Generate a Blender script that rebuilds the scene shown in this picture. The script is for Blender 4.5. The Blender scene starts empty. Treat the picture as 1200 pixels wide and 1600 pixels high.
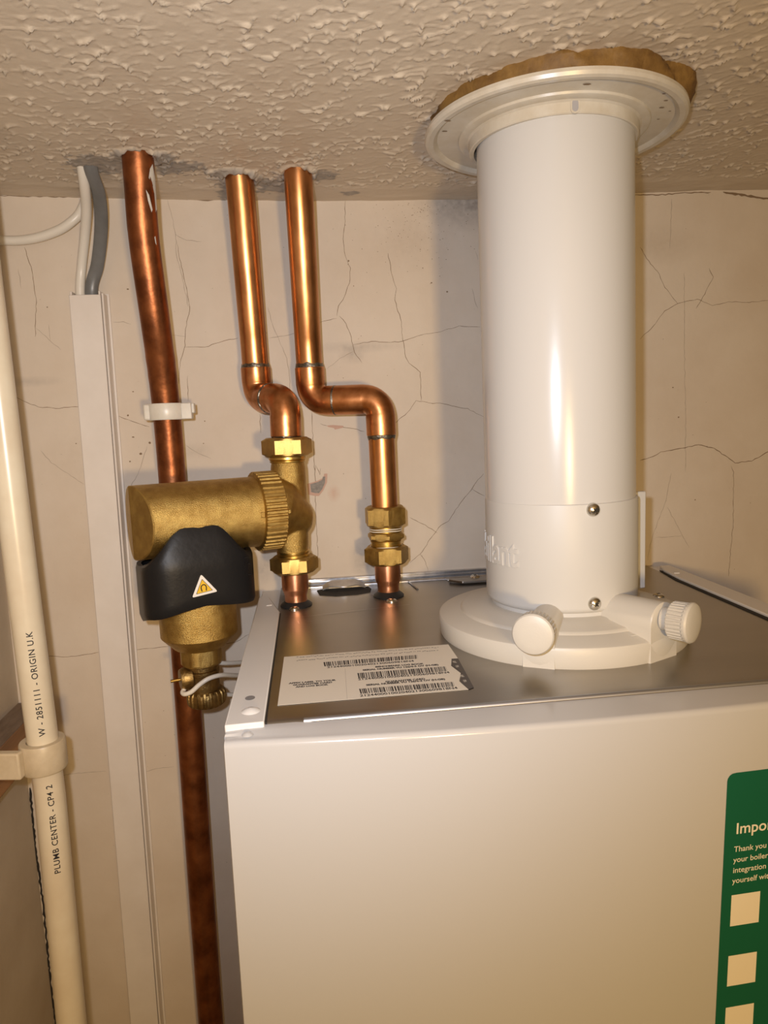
import bpy, math, random
import numpy as np
from mathutils import Vector, Matrix
random.seed(4)
C = bpy.context.scene.collection
SC = bpy.context.scene
ZC = 1.95                      # lens height above the floor; geometry below is in mm, x right, y into the wall, z from the lens

# ---------------------------------------------------------------- camera, world, lights, exposure
cam_d = bpy.data.cameras.new('camera'); cam = bpy.data.objects.new('camera', cam_d); C.objects.link(cam)
cam_d.sensor_fit = 'VERTICAL'; cam_d.sensor_height = 36.0
cam_d.lens = 1100.0 / 1600.0 * 36.0
cam_d.clip_start = 0.01; cam_d.clip_end = 50
pit, yaw, rol = math.radians(7.4), math.radians(6.0), math.radians(2.3)
fwd = Vector((math.sin(yaw) * math.cos(pit), math.cos(yaw) * math.cos(pit), -math.sin(pit)))
rgt = Vector((math.cos(yaw), -math.sin(yaw), 0)); dwn = fwd.cross(rgt)
r1 = math.cos(rol) * rgt + math.sin(rol) * dwn
d1 = -math.sin(rol) * rgt + math.cos(rol) * dwn
M = Matrix(((r1.x, -d1.x, -fwd.x, 0), (r1.y, -d1.y, -fwd.y, 0), (r1.z, -d1.z, -fwd.z, 0), (0, 0, 0, 1)))
cam.matrix_world = Matrix.Translation((0, -0.640, ZC)) @ M
SC.camera = cam

w = bpy.data.worlds.new('room_glow'); SC.world = w; w.use_nodes = True
w.node_tree.nodes['Background'].inputs[0].default_value = (1.0, 0.74, 0.46, 1)
w.node_tree.nodes['Background'].inputs[1].default_value = 0.075

def lamp(name, kind, loc, energy, col, radius, aim=None, spot=None):
    d = bpy.data.lights.new(name, kind); d.energy = energy; d.color = col; d.shadow_soft_size = radius
    o = bpy.data.objects.new(name, d); C.objects.link(o); o.location = (loc[0] / 1000, loc[1] / 1000, ZC + loc[2] / 1000)
    if aim:
        v = Vector([(aim[i] - loc[i]) for i in range(3)]); o.rotation_euler = v.to_track_quat('-Z', 'Y').to_euler()
    if spot: d.spot_size = math.radians(spot); d.spot_blend = 1.0
    return o
# the phone's own flash, just up and left of the lens, and the tungsten bulb of the cupboard behind it
lamp('phone_flash', 'SPOT', (-20, -640, 18), 7.2, (0.82, 0.88, 1.0), 0.005, (-15, 0, 0), 108)
lamp('room_bulb', 'POINT', (105, -970, -75), 11.0, (1.0, 0.67, 0.285), 0.026)
SC.view_settings.view_transform = 'Standard'; SC.view_settings.look = 'None'
SC.view_settings.exposure = 0.0; SC.view_settings.gamma = 1.0; SC.view_settings.use_curve_mapping = False

# ---------------------------------------------------------------- helpers
class MB:
    """collects faces in mm; build() links them as ONE mesh object"""
    def __init__(s): s.v = []; s.f = []; s.m = []; s.cur = 0
    def add(s, vs, fs):
        o = len(s.v); s.v += [tuple(p) for p in vs]
        for f in fs: s.f.append(tuple(i + o for i in f)); s.m.append(s.cur)
        return s
    def rings(s, R, close=True, cap0=False, cap1=False):
        n = len(R[0]); vs = [p for r in R for p in r]; fs = []
        for i in range(len(R) - 1):
            for j in range(n if close else n - 1):
                k = (j + 1) % n
                fs.append((i * n + j, i * n + k, (i + 1) * n + k, (i + 1) * n + j))
        if cap0: fs.append(tuple(range(n - 1, -1, -1)))
        if cap1: fs.append(tuple((len(R) - 1) * n + j for j in range(n)))
        return s.add(vs, fs)
    def lathe(s, o, ax, prof, n=48, rf=None, ref=None, cap=(True, True), hf=None):
        ax = Vector(ax).normalized(); o = Vector(o)
        ref = Vector(ref) if ref else (Vector((0, -1, 0)) if abs(ax.y) < .9 else Vector((1, 0, 0)))
        a = (ref - ax * ref.dot(ax)).normalized(); b = ax.cross(a)
        R = []
        for i, (h, r) in enumerate(prof):
            row = []
            for j in range(n):
                t = 2 * math.pi * j / n
                rr = rf(t, h, r) if rf else r
                hh = hf(i, h, rr * math.cos(t), rr * math.sin(t)) if hf else h
                row.append(o + ax * hh + a * (rr * math.cos(t)) + b * (rr * math.sin(t)))
            R.append(row)
        return s.rings(R, True, cap[0], cap[1])
    def tube(s, pts, r, n=24, cap=True, flat=1.0):
        P = [Vector(p) for p in pts]; rs = r if isinstance(r, (list, tuple)) else [r] * len(P)
        T = []
        for i in range(len(P)):
            t = (P[min(i + 1, len(P) - 1)] - P[max(i - 1, 0)]); T.append(t.normalized())
        up = Vector((0, -1, 0)) if abs(T[0].y) < .9 else Vector((1, 0, 0))
        a = (up - T[0] * up.dot(T[0])).normalized(); R = []
        for i in range(len(P)):
            a = (a - T[i] * a.dot(T[i])).normalized(); b = T[i].cross(a)
            R.append([P[i] + a * (rs[i] * flat * math.cos(2 * math.pi * j / n)) + b * (rs[i] * math.sin(2 * math.pi * j / n)) for j in range(n)])
        return s.rings(R, True, cap, cap)
    def box(s, x0, x1, y0, y1, z0, z1):
        vs = [(x, y, z) for z in (z0, z1) for y in (y0, y1) for x in (x0, x1)]
        return s.add(vs, [(0, 2, 3, 1), (4, 5, 7, 6), (0, 1, 5, 4), (2, 6, 7, 3), (0, 4, 6, 2), (1, 3, 7, 5)])
    def obox(s, c, ex, ey, ez):
        c, ex, ey, ez = Vector(c), Vector(ex), Vector(ey), Vector(ez)
        vs = [c + ex * i + ey * j + ez * k for k in (-1, 1) for j in (-1, 1) for i in (-1, 1)]
        return s.add(vs, [(0, 2, 3, 1), (4, 5, 7, 6), (0, 1, 5, 4), (2, 6, 7, 3), (0, 4, 6, 2), (1, 3, 7, 5)])
    def prism(s, poly, fn, d0, d1):
        n = len(poly); vs = [fn(a, b, d0) for a, b in poly] + [fn(a, b, d1) for a, b in poly]
        return s.add(vs, [tuple(range(n - 1, -1, -1)), tuple(range(n, 2 * n))] + [(i, (i + 1) % n, n + (i + 1) % n, n + i) for i in range(n)])
    def build(s, name, mats, parent=None, smooth=35, bevel=0, loc=None):
        mats = mats if isinstance(mats, (list, tuple)) else [mats]
        a = np.array([tuple(p) for p in s.v], float)
        if loc is None: loc = ((a[:, 0].min() + a[:, 0].max()) / 2, (a[:, 1].min() + a[:, 1].max()) / 2, a[:, 2].min())
        L = np.array(loc, float)
        me = bpy.data.meshes.new(name); me.from_pydata(((a - L) / 1000).tolist(), [], s.f)
        for m in mats: me.materials.append(m)
        me.polygons.foreach_set('material_index', s.m)
        if smooth:
            me.polygons.foreach_set('use_smooth', [True] * len(me.polygons)); me.set_sharp_from_angle(angle=math.radians(smooth))
        me.update()
        o = bpy.data.objects.new(name, me); C.objects.link(o)
        W = Vector((L[0] / 1000, L[1] / 1000, ZC + L[2] / 1000)); o.location = W
        if parent:
            o.parent = parent; o.location = W - Vector(parent['_w'])
        o['_w'] = tuple(W)
        if bevel:
            b = o.modifiers.new('bevel', 'BEVEL'); b.width = bevel / 1000; b.segments = 2; b.limit_method = 'ANGLE'; b.angle_limit = math.radians(40)
        return o
def tag(o, label, cat, group=None):
    o['label'] = label; o['category'] = cat
    if group: o['group'] = group
    return o
def thing(name, label, cat, loc, group=None):
    o = bpy.data.objects.new(name, None); C.objects.link(o); o.empty_display_size = .01
    o.location = (loc[0] / 1000, loc[1] / 1000, ZC + loc[2] / 1000); o['_w'] = tuple(o.location)
    return tag(o, label, cat, group)
def structure(o): o['kind'] = 'structure'; return o
def fillet(pts, rad, n=10):
    P = [Vector(p) for p in pts]; out = [P[0]]; info = []
    for i in range(1, len(P) - 1):
        a = (P[i - 1] - P[i]).normalized(); b = (P[i + 1] - P[i]).normalized()
        ang = a.angle(b); t = rad / math.tan(ang / 2)
        s0, s1 = P[i] + a * t, P[i] + b * t
        cen = P[i] + (a + b).normalized() * (rad / math.sin(ang / 2))
        u, v = s0 - cen, s1 - cen; phi = u.angle(v)
        arc = [cen + (u * math.sin((1 - k / n) * phi) + v * math.sin(k / n * phi)) / math.sin(phi) for k in range(n + 1)]
        out += arc; info.append((a, b, arc))
    out.append(P[-1]); return out, info
def smooth_path(pts, n=10):
    P = [Vector(p) for p in pts]; P = [P[0] * 2 - P[1]] + P + [P[-1] * 2 - P[-2]]; out = []
    for i in range(1, len(P) - 2):
        for k in range(n):
            t = k / n; a, b, c, d = P[i - 1:i + 3]
            out.append(0.5 * ((2 * b) + (c - a) * t + (2 * a - 5 * b + 4 * c - d) * t * t + (3 * b - a - 3 * c + d) * t ** 3))
    out.append(P[-2]); return out
def text2d(body, size, bold=0.0, extrude=0.0, space=1.0, align='LEFT', res=3, bev=0.0):
    cu = bpy.data.curves.new('lettering', 'FONT'); cu.body = body; cu.size = size; cu.offset = bold; cu.extrude = extrude
    cu.space_character = space; cu.align_x = align; cu.resolution_u = res; cu.bevel_depth = bev; cu.bevel_resolution = 1
    o = bpy.data.objects.new('lettering', cu); C.objects.link(o)
    dg = bpy.context.evaluated_depsgraph_get(); me = o.evaluated_get(dg).to_mesh()
    vs = [tuple(v.co) for v in me.vertices]; fs = [tuple(p.vertices) for p in me.polygons]
    o.evaluated_get(dg).to_mesh_clear(); bpy.data.objects.remove(o); bpy.data.curves.remove(cu)
    return vs, fs
def slice_text(vs, fs, axis, step):
    # cut flat lettering into narrow strips so that it can be bent round a pipe
    import bmesh
    bm = bmesh.new(); V_ = [bm.verts.new(v) for v in vs]
    for f in fs:
        try: bm.faces.new([V_[i] for i in f])
        except ValueError: pass
    bmesh.ops.triangulate(bm, faces=bm.faces[:])
    lo, hi = min(v[axis] for v in vs), max(v[axis] for v in vs); k = lo + step
    while k < hi:
        co = [0, 0, 0]; co[axis] = k; no = [0, 0, 0]; no[axis] = 1
        bmesh.ops.bisect_plane(bm, geom=bm.verts[:] + bm.edges[:] + bm.faces[:], plane_co=co, plane_no=no, dist=1e-6); k += step
    bm.verts.index_update(); out = [tuple(v.co) for v in bm.verts], [tuple(v.index for v in f.verts) for f in bm.faces]
    bm.free(); return out
def put_text(mb, body, size, fn, **k):
    vs, fs = text2d(body, size, **k); mb.add([fn(*v) for v in vs], fs)
def hexr(af, rc):                       # hexagon across flats 2*af with its corners turned down to radius rc
    def f(t, h, r):
        a = (t + math.pi / 6) % (math.pi / 3) - math.pi / 6
        return min(af / math.cos(a), r)
    return f

# ---------------------------------------------------------------- materials
def mat(name, col, rough=0.5, metal=0.0, var=None, vscale=60, bump=0.0, bscale=300, rvar=0.0, coat=0.0, spec=0.5, stretch=None, sss=0.0, detail=4):
    m = bpy.data.materials.new(name); m.use_nodes = True; nt = m.node_tree; b = nt.nodes['Principled BSDF']
    b.inputs['Base Color'].default_value = (*col, 1); b.inputs['Roughness'].default_value = rough; b.inputs['Metallic'].default_value = metal
    b.inputs['Specular IOR Level'].default_value = spec; b.inputs['Coat Weight'].default_value = coat; b.inputs['Coat Roughness'].default_value = 0.12
    if sss: b.inputs['Subsurface Weight'].default_value = sss; b.inputs['Subsurface Radius'].default_value = (.004, .003, .002); b.inputs['Subsurface Scale'].default_value = 1
    tc = nt.nodes.new('ShaderNodeTexCoord'); src = tc.outputs['Object']
    if stretch:
        mp = nt.nodes.new('ShaderNodeMapping'); mp.inputs['Scale'].default_value = stretch; nt.links.new(src, mp.inputs[0]); src = mp.outputs[0]
    if var or rvar:
        n = nt.nodes.new('ShaderNodeTexNoise'); n.inputs['Scale'].default_value = vscale; n.inputs['Detail'].default_value = detail; n.inputs['Roughness'].default_value = .6
        nt.links.new(src, n.inputs['Vector'])
        if var:
            r = nt.nodes.new('ShaderNodeValToRGB'); r.color_ramp.elements[0].position = .35; r.color_ramp.elements[1].position = .68
            r.color_ramp.elements[0].color = (*var, 1); r.color_ramp.elements[1].color = (*col, 1)
            nt.links.new(n.outputs['Fac'], r.inputs[0]); nt.links.new(r.outputs[0], b.inputs['Base Color'])
        if rvar:
            mr = nt.nodes.new('ShaderNodeMapRange'); mr.inputs['To Min'].default_value = rough - rvar; mr.inputs['To Max'].default_value = rough + rvar
            nt.links.new(n.outputs['Fac'], mr.inputs['Value']); nt.links.new(mr.outputs[0], b.inputs['Roughness'])
    if bump:
        n2 = nt.nodes.new('ShaderNodeTexNoise'); n2.inputs['Scale'].default_value = bscale; n2.inputs['Detail'].default_value = 3
        nt.links.new(src, n2.inputs['Vector'])
        bp = nt.nodes.new('ShaderNodeBump'); bp.inputs['Strength'].default_value = bump; bp.inputs['Distance'].default_value = .001
        nt.links.new(n2.outputs['Fac'], bp.inputs['Height']); nt.links.new(bp.outputs[0], b.inputs['Normal'])
    return m
COP = mat('bright_copper', (.74, .36, .15), .33, 1, (.46, .20, .075), 48, .35, 45, .09, stretch=(1, 1, .4))
COPE = mat('fitting_copper', (.68, .31, .13), .32, 1, (.44, .18, .07), 70, .10, 120, .07)
COPO = mat('aged_copper', (.42, .155, .06), .42, 1, (.20, .07, .03), 46, .4, 90, .12)
COPT = mat('pink_copper', (.80, .40, .24), .33, 1, (.66, .30, .16), 60, .04, 500, .05)
BRC = mat('cast_brass', (.58, .40, .13), .42, 1, (.42, .27, .08), 120, .5, 2000, .06)
BRM = mat('machined_brass', (.66, .46, .15), .33, 1, (.52, .34, .09), 90, .05, 900, .06)
BRN = mat('satin_brass_nut', (.56, .40, .14), .42, 1, (.44, .30, .10), 90, .2, 2200, .05)
BRD = mat('dull_brass', (.36, .24, .09), .45, 1, (.22, .14, .05), 150, .35, 700, .05)
SOL = mat('solder', (.33, .30, .25), .42, 1, (.10, .09, .075), 220, .5, 500)
PTFE = mat('sealing_tape', (.82, .78, .68), .6)
PLW = mat('white_flue_paint', (.58, .57, .55), .22, 0, spec=.35, bump=.02, bscale=140)
PLS = mat('white_sleeve_plastic', (.57, .56, .535), .42, 0, spec=.35)
PLB = mat('matt_white_plastic', (.58, .55, .49), .42, 0, bump=.06, bscale=900)
PLR = mat('rosette_plastic', (.62, .58, .50), .30, 0, (.53, .47, .37), 55, detail=6)
ENA = mat('boiler_enamel', (.48, .47, .46), .16, 0, spec=.5, bump=.03, bscale=260)
ENF = mat('painted_flange', (.72, .70, .67), .34, 0, bump=.05, bscale=500)
GAL = mat('galvanised_sheet', (.40, .375, .345), .34, 1, (.33, .305, .275), 14, .03, 900, .05, stretch=(.3, 1, 1))
ZNC = mat('bright_zinc', (.66, .66, .68), .30, 1, (.45, .45, .47), 90, .05, 500)
SCR = mat('screw_steel', (.62, .60, .55), .22, 1)
RUB = mat('black_rubber', (.012, .012, .013), .5)
BLK = mat('black_plastic', (.010, .0095, .010), .40, 0, spec=.22, bump=.10, bscale=260, rvar=.06, vscale=30)
DRK = mat('dark_gap', (.02, .016, .012), .8)
LAB = mat('label_paper', (.70, .64, .54), .5)
INK = mat('black_ink', (.02, .018, .02), .6)
TAGK = mat('peel_tab_print', (.07, .06, .055), .5)
YEL = mat('warning_yellow', (.78, .48, .02), .4)
WHT = mat('label_white', (.80, .76, .70), .4)
GRN = mat('sticker_green', (.006, .105, .052), .38)
CRM = mat('sticker_print', (.78, .72, .60), .5)
TRK = mat('trunking_upvc', (.76, .70, .635), .36, 0, (.71, .645, .575), 25)
OVF = mat('overflow_upvc', (.76, .68, .52), .28, 0, (.70, .60, .44), 30)
NYL = mat('nylon_clip', (.72, .68, .60), .35, 0, (.62, .58, .50), 70, sss=.25)
NYLY = mat('aged_nylon_clip', (.66, .56, .40), .38, 0, (.56, .46, .31), 70, sss=.2)
GRY = mat('grey_cable', (.17, .17, .165), .36, 0, (.13, .13, .125), 60)
CAB = mat('white_cable', (.72, .67, .58), .36)
FOM = mat('expanding_foam', (.27, .15, .035), .65, 0, (.13, .065, .015), 60, .8, 160)
WOD = mat('raw_timber', (.40, .20, .075), .6, 0, (.24, .11, .04), 60, .2, 200, stretch=(1, .12, 1))
WODT = mat('dusty_timber', (.30, .22, .15), .8, 0, (.20, .14, .09), 90, .3, 300, stretch=(1, .3, 1))
FLR = mat('floor_board', (.25, .17, .11), .6, 0, (.18, .12, .08), 12)
CRK = mat('crack_line', (.22, .15, .09), .9)
CRKL = mat('faint_crack_line', (.40, .33, .26), .9)
CHG = mat('bare_plaster', (.33, .30, .26), .9, 0, (.22, .2, .18), 400)
CHP = mat('pink_plaster', (.55, .36, .28), .9)
PATCH = mat('ceiling_cement', (.30, .28, .26), .9, 0, (.22, .2, .18), 150, .5, 300)

def wall_material(name, base, dark, stain=True):
    m = bpy.data.materials.new(name); m.use_nodes = True; nt = m.node_tree; b = nt.nodes['Principled BSDF']; L = nt.links.new
    b.inputs['Roughness'].default_value = .55; b.inputs['Specular IOR Level'].default_value = .25
    tc = nt.nodes.new('ShaderNodeTexCoord')
    n = nt.nodes.new('ShaderNodeTexNoise'); n.inputs['Scale'].default_value = 9; n.inputs['Detail'].default_value = 8; n.inputs['Roughness'].default_value = .62
    L(tc.outputs['Object'], n.inputs['Vector'])
    r = nt.nodes.new('ShaderNodeValToRGB'); r.color_ramp.elements[0].position = .3; r.color_ramp.elements[1].position = .62
    r.color_ramp.elements[0].color = (*dark, 1); r.color_ramp.elements[1].color = (*base, 1); L(n.outputs['Fac'], r.inputs[0])
    col = r.outputs[0]
    # fine grime specks
    n3 = nt.nodes.new('ShaderNodeTexNoise'); n3.inputs['Scale'].default_value = 330; n3.inputs['Detail'].default_value = 2; L(tc.outputs['Object'], n3.inputs['Vector'])
    r3 = nt.nodes.new('ShaderNodeValToRGB'); r3.color_ramp.elements[0].position = .72; r3.color_ramp.elements[1].position = .80
    r3.color_ramp.elements[0].color = (0, 0, 0, 1); r3.color_ramp.elements[1].color = (.45, .45, .45, 1); L(n3.outputs['Fac'], r3.inputs[0])
    mx = nt.nodes.new('ShaderNodeMix'); mx.data_type = 'RGBA'; L(r3.outputs[0], mx.inputs['Factor']); L(col, mx.inputs[6]); mx.inputs[7].default_value = (.25, .17, .11, 1); col = mx.outputs[2]
    for (sx, sz, rx, rz, k, dk) in (STAINS if stain else ()):           # mould beside the flue, grime and smears where hands and pipes have been
        mp = nt.nodes.new('ShaderNodeMapping'); mp.vector_type = 'TEXTURE'
        mp.inputs['Location'].default_value = (sx - .110, 0, sz + 1.95); mp.inputs['Scale'].default_value = (rx, 1.0, rz); L(tc.outputs['Object'], mp.inputs[0])
        g = nt.nodes.new('ShaderNodeTexGradient'); g.gradient_type = 'SPHERICAL'; L(mp.outputs[0], g.inputs[0])
        n4 = nt.nodes.new('ShaderNodeTexNoise'); n4.inputs['Scale'].default_value = 190; n4.inputs['Detail'].default_value = 5; L(tc.outputs['Object'], n4.inputs['Vector'])
        mu = nt.nodes.new('ShaderNodeMath'); mu.operation = 'MULTIPLY'; L(g.outputs[0], mu.inputs[0]); L(n4.outputs['Fac'], mu.inputs[1])
        mu2 = nt.nodes.new('ShaderNodeMath'); mu2.operation = 'MULTIPLY'; L(mu.outputs[0], mu2.inputs[0]); mu2.inputs[1].default_value = k; mu2.use_clamp = True
        mx2 = nt.nodes.new('ShaderNodeMix'); mx2.data_type = 'RGBA'; L(mu2.outputs[0], mx2.inputs['Factor']); L(col, mx2.inputs[6]); mx2.inputs[7].default_value = (*dk, 1); col = mx2.outputs[2]
    L(col, b.inputs['Base Color'])
    n2 = nt.nodes.new('ShaderNodeTexNoise'); n2.inputs['Scale'].default_value = 55; n2.inputs['Detail'].default_value = 6; L(tc.outputs['Object'], n2.inputs['Vector'])
    bp = nt.nodes.new('ShaderNodeBump'); bp.inputs['Strength'].default_value = .22; bp.inputs['Distance'].default_value = .002
    L(n2.outputs['Fac'], bp.inputs['Height']); L(bp.outputs[0], b.inputs['Normal'])
    return m
G0, G1 = (.10, .08, .07), (.22, .20, .19)
STAINS = ((.160, .192, .062, .030, 1.2, G0), (.105, .160, .06, .035, .35, (.30, .22, .16)), (-.030, -.120, .018, .014, .8, (.35, .27, .18)), (-.046, -.130, .010, .016, .7, G1), (.048, -.126, .016, .022, 1.0, G1), (.052, -.088, .012, .030, .4, G1), (.050, .066, .050, .006, .5, G1), (.045, .060, .014, .010, .6, G1), (.022, -.064, .007, .009, .9, (.5, .26, .17)), (-.100, -.020, .02, .008, .4, (.3, .24, .18)), (-.235, .045, .035, .005, .5, G1), (.330, .150, .05, .02, .35, (.3, .22, .14)), (-.20, -.02, .03, .04, .25, (.35, .27, .2)))
WAL = wall_material('painted_plaster_wall', (.66, .575, .475), (.595, .50, .395))
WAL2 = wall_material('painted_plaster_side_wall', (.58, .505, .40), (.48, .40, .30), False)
def ceiling_material():
    m = bpy.data.materials.new('stippled_ceiling_paint'); m.use_nodes = True; nt = m.node_tree; b = nt.nodes['Principled BSDF']; L = nt.links.new
    b.inputs['Roughness'].default_value = .45; b.inputs['Specular IOR Level'].default_value = .3
    at = nt.nodes.new('ShaderNodeAttribute'); at.attribute_name = 'patch'
    n = nt.nodes.new('ShaderNodeTexNoise'); n.inputs['Scale'].default_value = 200; n.inputs['Detail'].default_value = 5
    tc = nt.nodes.new('ShaderNodeTexCoord'); L(tc.outputs['Object'], n.inputs['Vector'])
    r = nt.nodes.new('ShaderNodeValToRGB'); r.color_ramp.elements[0].position = .3; r.color_ramp.elements[1].position = .7
    r.color_ramp.elements[0].color = (.26, .235, .21, 1); r.color_ramp.elements[1].color = (.44, .39, .33, 1); L(n.outputs['Fac'], r.inputs[0])
    mx = nt.nodes.new('ShaderNodeMix'); mx.data_type = 'RGBA'; L(at.outputs['Fac'], mx.inputs['Factor']); mx.inputs[6].default_value = (.63, .535, .415, 1); L(r.outputs[0], mx.inputs[7])
    L(mx.outputs[2], b.inputs['Base Color'])
    bp = nt.nodes.new('ShaderNodeBump'); bp.inputs['Strength'].default_value = .2; bp.inputs['Distance'].default_value = .001; L(n.outputs['Fac'], bp.inputs['Height']); L(bp.outputs[0], b.inputs['Normal'])
    return m
CEI = ceiling_material()

# ---------------------------------------------------------------- measured outlines (mm)
CRACKS = [
 (0.5, [(44.3,190.2), (43.5,173.4), (41.5,162.2), (41.2,155.2), (42.4,143.8), (46.4,133.8), (44.8,121.0), (39.8,109.6), (34.2,101.8), (32.3,93.2)]),
 (0.5, [(34.5,93.1), (40.2,86.4), (43.5,77.6), (45.3,68.1), (46.5,61.4), (50.8,55.4), (52.8,51.7)]),
 (0.5, [(17.2,88.2), (26.2,90.0), (32.2,91.0)]),
 (0.5, [(45.3,68.1), (55.1,69.7), (65.7,70.4), (79.3,69.0), (89.9,69.8), (100.7,72.9), (113.0,75.8), (125.3,77.2), (142.4,82.0), (151.7,81.0), (161.7,80.4)]),
 (0.5, [(80.0,146.1), (82.4,128.9), (86.4,115.8), (84.5,105.7), (89.8,86.7), (90.3,71.2), (92.5,55.7), (95.3,50.4), (101.3,45.7), (105.3,41.9), (105.2,16.3)]),
 (0.5, [(80.3,-3.1), (92.2,6.2), (97.1,12.1), (100.6,16.8), (112.6,14.2), (126.5,12.8), (140.5,9.0), (148.3,7.9), (156.0,3.0), (163.1,-0.3)]),
 (0.5, [(12.7,-0.4), (18.6,-2.6), (33.6,-4.7), (42.7,-6.2), (52.5,-9.3)]),
 (0.3, [(45.8,62.2), (33.5,56.7), (21.1,47.5)]),
 (0.3, [(154.8,114.5), (156.9,104.2), (159.8,96.8)]),
 (0.3, [(158.6,146.4), (160.8,139.1)]),
 (0.5, [(161.7,-52.6), (154.0,-60.9), (150.1,-66.8), (138.5,-79.8), (130.7,-90.6), (127.5,-95.4), (120.4,-98.7), (110.1,-110.6), (99.6,-125.0), (89.4,-133.2)]),
 (0.5, [(150.1,-66.1), (162.5,-73.7)]),
 (0.5, [(90.9,-89.7), (105.5,-97.9), (116.5,-106.0)]),
 (0.5, [(99.6,-125.0), (104.4,-132.9), (106.6,-141.8)]),
 (0.5, [(-100.8,156.9), (-98.7,137.5), (-95.6,119.7), (-94.1,103.6), (-99.0,85.8), (-100.4,71.3), (-105.7,56.9), (-108.3,38.7)]),
 (0.5, [(-100.5,70.1), (-83.8,69.6), (-65.2,74.9), (-55.0,76.5)]),
 (0.5, [(-100.2,45.8), (-101.4,23.7)]),
 (0.5, [(-246.2,33.5), (-239.0,28.8), (-227.3,23.3), (-213.4,21.5), (-206.3,22.1), (-193.5,22.0)]),
 (0.5, [(-162.8,14.0), (-150.3,8.0), (-136.3,2.8)]),
 (0.5, [(-225.4,155.1), (-221.3,136.1), (-220.1,113.5), (-224.1,81.9)]),
 (0.3, [(-111.1,80.7), (-99.9,79.1)]),
 (0.3, [(-229.2,-13.6), (-221.4,-25.0), (-208.1,-34.9), (-195.6,-44.9)]),
 (0.3, [(-139.4,-13.8), (-146.4,-32.2), (-157.0,-50.6), (-163.8,-65.4)]),
 (0.3, [(-232.2,138.0), (-231.3,121.6)]),
 (0.3, [(-212.2,92.2), (-212.1,78.9)]),
 (0.3, [(-222.6,89.0), (-204.3,70.7)]),
 (0.3, [(-106.5,-14.3), (-95.9,-22.3), (-85.2,-27.5)]),
 (0.3, [(-159.2,92.7), (-150.4,92.8), (-144.3,90.5)]),
 (0.4, [(-106.1,192.6), (-103.4,178.3), (-101.5,164.0), (-101.9,145.7), (-98.5,126.2), (-95.2,103.6)]),
 (0.4, [(-101.5,164.0), (-92.1,159.0), (-80.4,157.9)]),
 (0.5, [(312.5,148.0), (322.7,132.9), (331.5,123.4), (336.7,111.7), (349.6,96.9)]),
 (0.5, [(313.1,65.3), (325.7,76.8), (337.0,90.6), (349.6,96.9), (368.7,100.5), (384.2,94.3), (399.7,97.5), (420.5,96.3), (439.2,97.8)]),
 (0.5, [(379.7,128.4), (384.2,120.2), (372.6,99.3), (367.6,91.8)]),
 (0.5, [(406.1,-56.5), (409.0,-63.0), (409.7,-113.9), (408.1,-134.5), (406.1,-165.7)]),
 (0.8, [(314.0,-47.3), (326.9,-44.2), (334.7,-40.1), (355.5,-37.5), (372.5,-35.0), (388.4,-39.0), (410.1,-54.2), (427.4,-53.2), (438.0,-47.9), (443.9,-44.9), (472.5,-30.5)]),
 (0.3, [(345.4,-61.2), (340.5,-87.3), (331.5,-109.6), (324.6,-129.6), (322.6,-144.8)]),
 (0.3, [(341.9,-93.7), (354.1,-115.9), (365.0,-134.5)]),
 (0.3, [(355.5,125.3), (356.6,61.7), (358.9,-1.2), (359.8,-60.6)]),
 (0.3, [(342.5,189.8), (341.3,146.4)]),
 (0.3, [(330.3,-122.7), (356.8,-122.5)]),
 (0.5, [(-241.9,-197.4), (-224.1,-199.5), (-210.5,-198.6), (-196.8,-197.2)]),
 (0.5, [(-164.9,-197.2), (-148.8,-197.2), (-134.9,-196.5)]),
 (0.5, [(-87.2,-198.2), (-74.1,-196.7), (-61.9,-190.2)]),
 (0.3, [(-239.2,-311.4), (-225.3,-310.2), (-200.0,-310.9)]),
 (0.3, [(-166.4,-314.7), (-155.7,-312.6), (-139.1,-312.2)]),
 (0.5, [(5.7,12.2), (5.6,-20.1), (5.8,-49.0), (4.7,-88.1), (4.4,-131.8)]),
 (0.5, [(-40.1,10.2), (-40.4,-6.7)]),
 (0.5, [(5.6,-45.2), (6.9,-37.5), (10.3,-46.4), (11.0,-40.6)]),
 (0.3, [(-27.6,102.1), (-24.0,85.7), (-19.1,72.7), (-13.5,57.8), (-12.2,41.0), (-12.3,28.0)]),
 (0.3, [(-28.3,75.7), (-15.2,77.2), (-3.8,80.0)]),
]
CHIP0 = [(-1.6,-54.1), (7.2,-52.0), (13.1,-49.4), (14.2,-45.6), (17.1,-45.7), (16.4,-53.4), (12.5,-61.0), (8.4,-65.7), (4.5,-65.5), (-1.2,-63.9)]
CHIP1 = [(18.3,-2.5), (24.1,-2.2), (33.7,-3.3), (33.2,-5.0), (25.8,-6.4), (24.9,-4.9), (20.2,-3.9)]
LABEL_OUT = [(-21.8,-199.0), (85.4,-198.3), (85.8,-226.5), (78.9,-237.9), (82.0,-251.8), (78.4,-264.0), (80.7,-277.0), (-22.9,-277.7)]
LABEL_TAB = [(81.8,-226.3), (85.8,-226.5), (84.2,-275.0), (80.7,-277.0), (78.7,-264.1), (82.2,-251.8), (79.2,-238.0)]
FOLD = [(15.7,-228.9), (14.2,-276.7)]
FINE = [[(-13.8,-202.7), (78.0,-203.8)], [(-13.7,-208.9), (77.0,-209.1)]]
BARS = [[(3.0,-214.9), (62.2,-214.4), (61.3,-221.6), (3.4,-222.7)], [(22.5,-238.7), (75.5,-238.8), (75.0,-247.0), (22.5,-247.6)], [(21.6,-263.6), (74.8,-264.2), (74.2,-271.4), (21.9,-271.0)]]
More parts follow.
